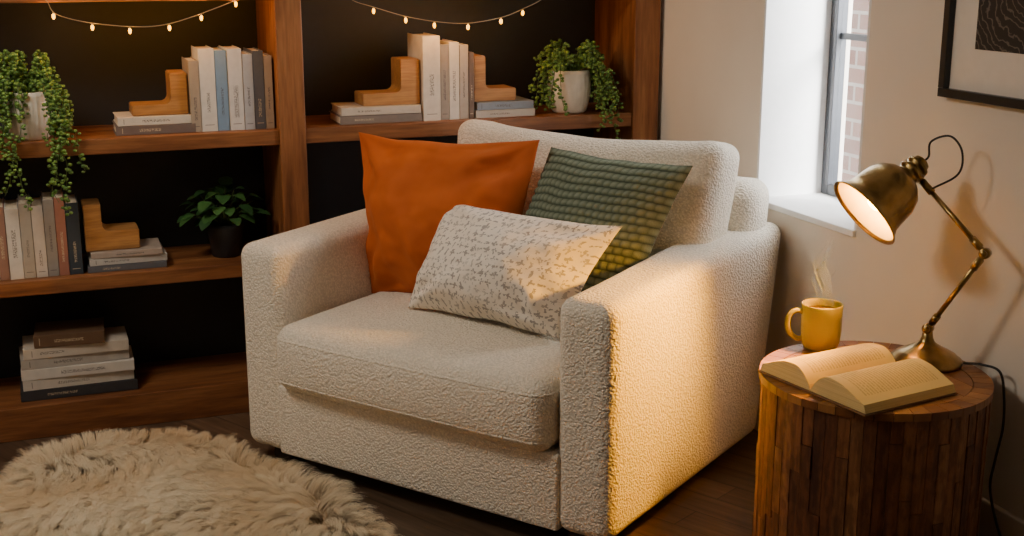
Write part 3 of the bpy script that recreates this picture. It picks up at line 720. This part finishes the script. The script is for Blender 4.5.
# ------------------------------------------------------------------ sheepskin rug
poly=[(-.16,3.74),(-.08,3.90),(.01,3.97),(.10,4.01),(.20,4.00),(.33,4.00),(.42,3.92),(.50,3.83),(.55,3.69),(.625,3.60),(.65,3.47),(.72,3.38),(.73,3.24),(.78,3.11),(.75,2.92),(.67,2.75),(.45,2.62),(.15,2.65),(-.15,2.85),(-.36,3.2),(-.30,3.55)]
pc=catmull([Vector((x,y,0)) for x,y in poly+[poly[0]]],6)[:-1]
px=np.array([p.x for p in pc]); py=np.array([p.y for p in pc])
def inside(x,y):
    c=np.zeros(len(x),bool); n=len(px); j=n-1
    for i in range(n):
        cond=((py[i]>y)!=(py[j]>y))&(x<(px[j]-px[i])*(y-py[i])/(py[j]-py[i]+1e-12)+px[i]); c^=cond; j=i
    return c
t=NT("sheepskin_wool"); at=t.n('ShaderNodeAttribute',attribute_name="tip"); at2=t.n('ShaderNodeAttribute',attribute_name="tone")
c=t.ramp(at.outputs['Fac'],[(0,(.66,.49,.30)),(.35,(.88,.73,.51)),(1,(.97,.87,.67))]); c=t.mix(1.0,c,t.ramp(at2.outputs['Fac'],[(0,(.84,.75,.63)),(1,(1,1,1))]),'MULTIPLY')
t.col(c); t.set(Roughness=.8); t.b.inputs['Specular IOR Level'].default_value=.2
gn=t.n('ShaderNodeNewGeometry'); va=t.n('ShaderNodeVectorMath',operation='MULTIPLY_ADD'); t.l(gn.outputs['Normal'],va.inputs[0]); va.inputs[1].default_value=(.5,.5,.5); va.inputs[2].default_value=(0,0,1)
vn=t.n('ShaderNodeVectorMath',operation='NORMALIZE'); t.l(va.outputs[0],vn.inputs[0]); t.l(vn.outputs[0],t.b.inputs['Normal'])
tl=t.n('ShaderNodeBsdfTranslucent'); t.l(c,tl.inputs[0]); mx=t.n('ShaderNodeMixShader'); mx.inputs[0].default_value=.2; t.l(t.b.outputs[0],mx.inputs[1]); t.l(tl.outputs[0],mx.inputs[2]); t.l(mx.outputs[0],t.out.inputs[0]); M['wool']=t.m
N=130000
xs=np.random.uniform(-.42,.85,N*2); ys=np.random.uniform(2.6,4.09,N*2); k=inside(xs,ys); xs=xs[k][:N]; ys=ys[k][:N]; n=len(xs)
cn=3200; cx=np.random.uniform(-.45,.88,cn); cy=np.random.uniform(2.58,4.12,cn)
near=np.zeros(n,int)
for s in range(0,n,1500):
    dd=(xs[s:s+1500,None]-cx[None])**2+(ys[s:s+1500,None]-cy[None])**2; near[s:s+1500]=dd.argmin(1)
ang=np.array([noise.noise(Vector((cx[i]*1.6,cy[i]*1.6,3)))*3.2+4.3 for i in range(cn)])
# outward-flowing fibres near the rim give a wispy edge
rad=np.hypot(cx-.22,cy-3.35); out=np.arctan2(cy-3.35,cx-.22)
dmin=np.array([np.min(np.hypot(px-cx[i],py-cy[i])) for i in range(cn)]); wgt=np.clip(1-dmin/.10,0,1)
ang=np.arctan2(np.sin(ang)*(1-wgt)+np.sin(out)*wgt,np.cos(ang)*(1-wgt)+np.cos(out)*wgt)+np.random.uniform(-.25,.25,cn)
lean=np.random.uniform(.06,.10,cn)
lean=np.where(wgt>.5,lean*.75,lean)
tipx=cx+np.cos(ang)*lean; tipy=cy+np.sin(ang)*lean
hz=np.array([noise.noise(Vector((cx[i]*4.5,cy[i]*4.5,8))) for i in range(cn)]); tipz=.050+.022*hz+np.random.uniform(-.004,.004,cn); tone=np.clip(.65+.7*hz+np.random.uniform(-.2,.2,cn),0,1)
K=6; T=np.linspace(0,1,K)
bx,by=xs,ys; cl=.33
av=ang[near]+np.random.normal(0,.10,n); lv=lean[near]*np.random.uniform(.8,1.2,n)
tx=tipx[near]*cl+(xs+np.cos(av)*lv)*(1-cl); ty=tipy[near]*cl+(ys+np.sin(av)*lv)*(1-cl)
tz=tipz[near]*np.random.uniform(.82,1.12,n)
aw=np.random.uniform(0,np.pi,n); wd=.0010
bend=np.random.normal(0,.003,n)
co=np.zeros((n,K,2,3),np.float32); tip=np.zeros((n,K,2),np.float32); ton=np.zeros((n,K,2),np.float32)
for i,q in enumerate(T):
    h=1-(1-q)**2; g=q**1.25
    cxp=bx+(tx-bx)*g+bend*np.sin(q*3.1); cyp=by+(ty-by)*g-bend*np.sin(q*3.1); cz=.004+tz*h-.014*q**4
    w=wd*(1-q*.8)
    for j,sg in enumerate((-1,1)):
        co[:,i,j,0]=cxp+sg*w*np.cos(aw); co[:,i,j,1]=cyp+sg*w*np.sin(aw); co[:,i,j,2]=cz
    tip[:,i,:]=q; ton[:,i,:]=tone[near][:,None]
me=bpy.data.meshes.new("wool_pile"); nv=n*K*2; me.vertices.add(nv); me.vertices.foreach_set("co",co.ravel())
base=(np.arange(n)*K*2)[:,None]; fl=[]
for i in range(K-1): fl.append(np.stack([base[:,0]+i*2,base[:,0]+i*2+1,base[:,0]+i*2+3,base[:,0]+i*2+2],1))
fl=np.stack(fl,1).reshape(-1,4).astype(np.int32); nf=len(fl)
me.loops.add(nf*4); me.loops.foreach_set("vertex_index",fl.ravel()); me.polygons.add(nf); me.polygons.foreach_set("loop_start",np.arange(nf,dtype=np.int32)*4)
me.update(calc_edges=True); me.validate()
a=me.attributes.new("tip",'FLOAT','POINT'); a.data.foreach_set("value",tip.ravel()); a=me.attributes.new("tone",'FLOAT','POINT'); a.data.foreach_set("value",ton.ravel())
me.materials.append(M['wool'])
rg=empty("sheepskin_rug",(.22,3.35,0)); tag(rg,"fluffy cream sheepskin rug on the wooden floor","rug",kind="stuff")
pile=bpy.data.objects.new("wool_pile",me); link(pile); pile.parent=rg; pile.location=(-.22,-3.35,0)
bk=[(p.x-.22,p.y-3.35) for p in pc]; nb=len(bk)
V=[(x,y,.001) for x,y in bk]+[(x*.97,y*.97,.012) for x,y in bk]
F=[tuple(range(nb,2*nb))]+[(i,(i+1)%nb,nb+(i+1)%nb,nb+i) for i in range(nb)]
new_mesh("hide_backing",V,F,plain("hide",(.62,.48,.32),.9),rg)

# ------------------------------------------------------------------ lights
def area(name,loc,target,size,en,col,sy=None):
    l=bpy.data.lights.new(name,'AREA'); l.energy=en; l.color=col; l.size=size
    if sy: l.shape='RECTANGLE'; l.size_y=sy
    o=bpy.data.objects.new(name,l); link(o); o.location=loc; o.rotation_euler=(Vector(target)-Vector(loc)).to_track_quat('-Z','Y').to_euler(); return o
area("ceiling_softlight",(-.65,3.0,2.5),(.65,3.4,.2),.6,31,(1,.90,.77))
area("rug_fill",(-1.9,1.5,2.2),(.3,3.3,.0),.8,5,(1,.88,.74))  # unseen fill, added to brighten the rug and the chair front
area("window_daylight",(XW+WD+.22,WY0-.05,1.45),(XW+.1,WY1,1.15),.5,46,(.98,.99,1),1.3)
l=bpy.data.lights.new("lamp_light",'SPOT'); l.energy=112; l.color=(1,.42,.0); l.spot_size=math.radians(94); l.spot_blend=1.0; l.shadow_soft_size=.03
o=bpy.data.objects.new("lamp_light",l); link(o); o.location=LB+SO+AX*.145; o.rotation_euler=Vector((-.49,.18,-.40)).to_track_quat('-Z','Y').to_euler()
l=bpy.data.lights.new("sun",'SUN'); l.energy=18; l.color=(1,.98,.95); l.angle=.35
o=bpy.data.objects.new("sun",l); link(o); o.rotation_euler=Vector((-.38,1,-.5)).to_track_quat('-Z','Y').to_euler()
w=bpy.data.worlds.new("world"); SC.world=w; w.use_nodes=True; bg=w.node_tree.nodes['Background']; bg.inputs[0].default_value=(.90,.94,1,1); bg.inputs[1].default_value=1.3

# ------------------------------------------------------------------ camera
cam=bpy.data.cameras.new("camera"); co_=bpy.data.objects.new("camera",cam); link(co_); SC.camera=co_
cam.sensor_width=36; cam.lens=1270/1024*36; cam.clip_start=.05
th=math.atan(318/1270.)
co_.location=(0,0,1.55); co_.rotation_euler=(math.pi/2-th,0,-math.radians(20.9))
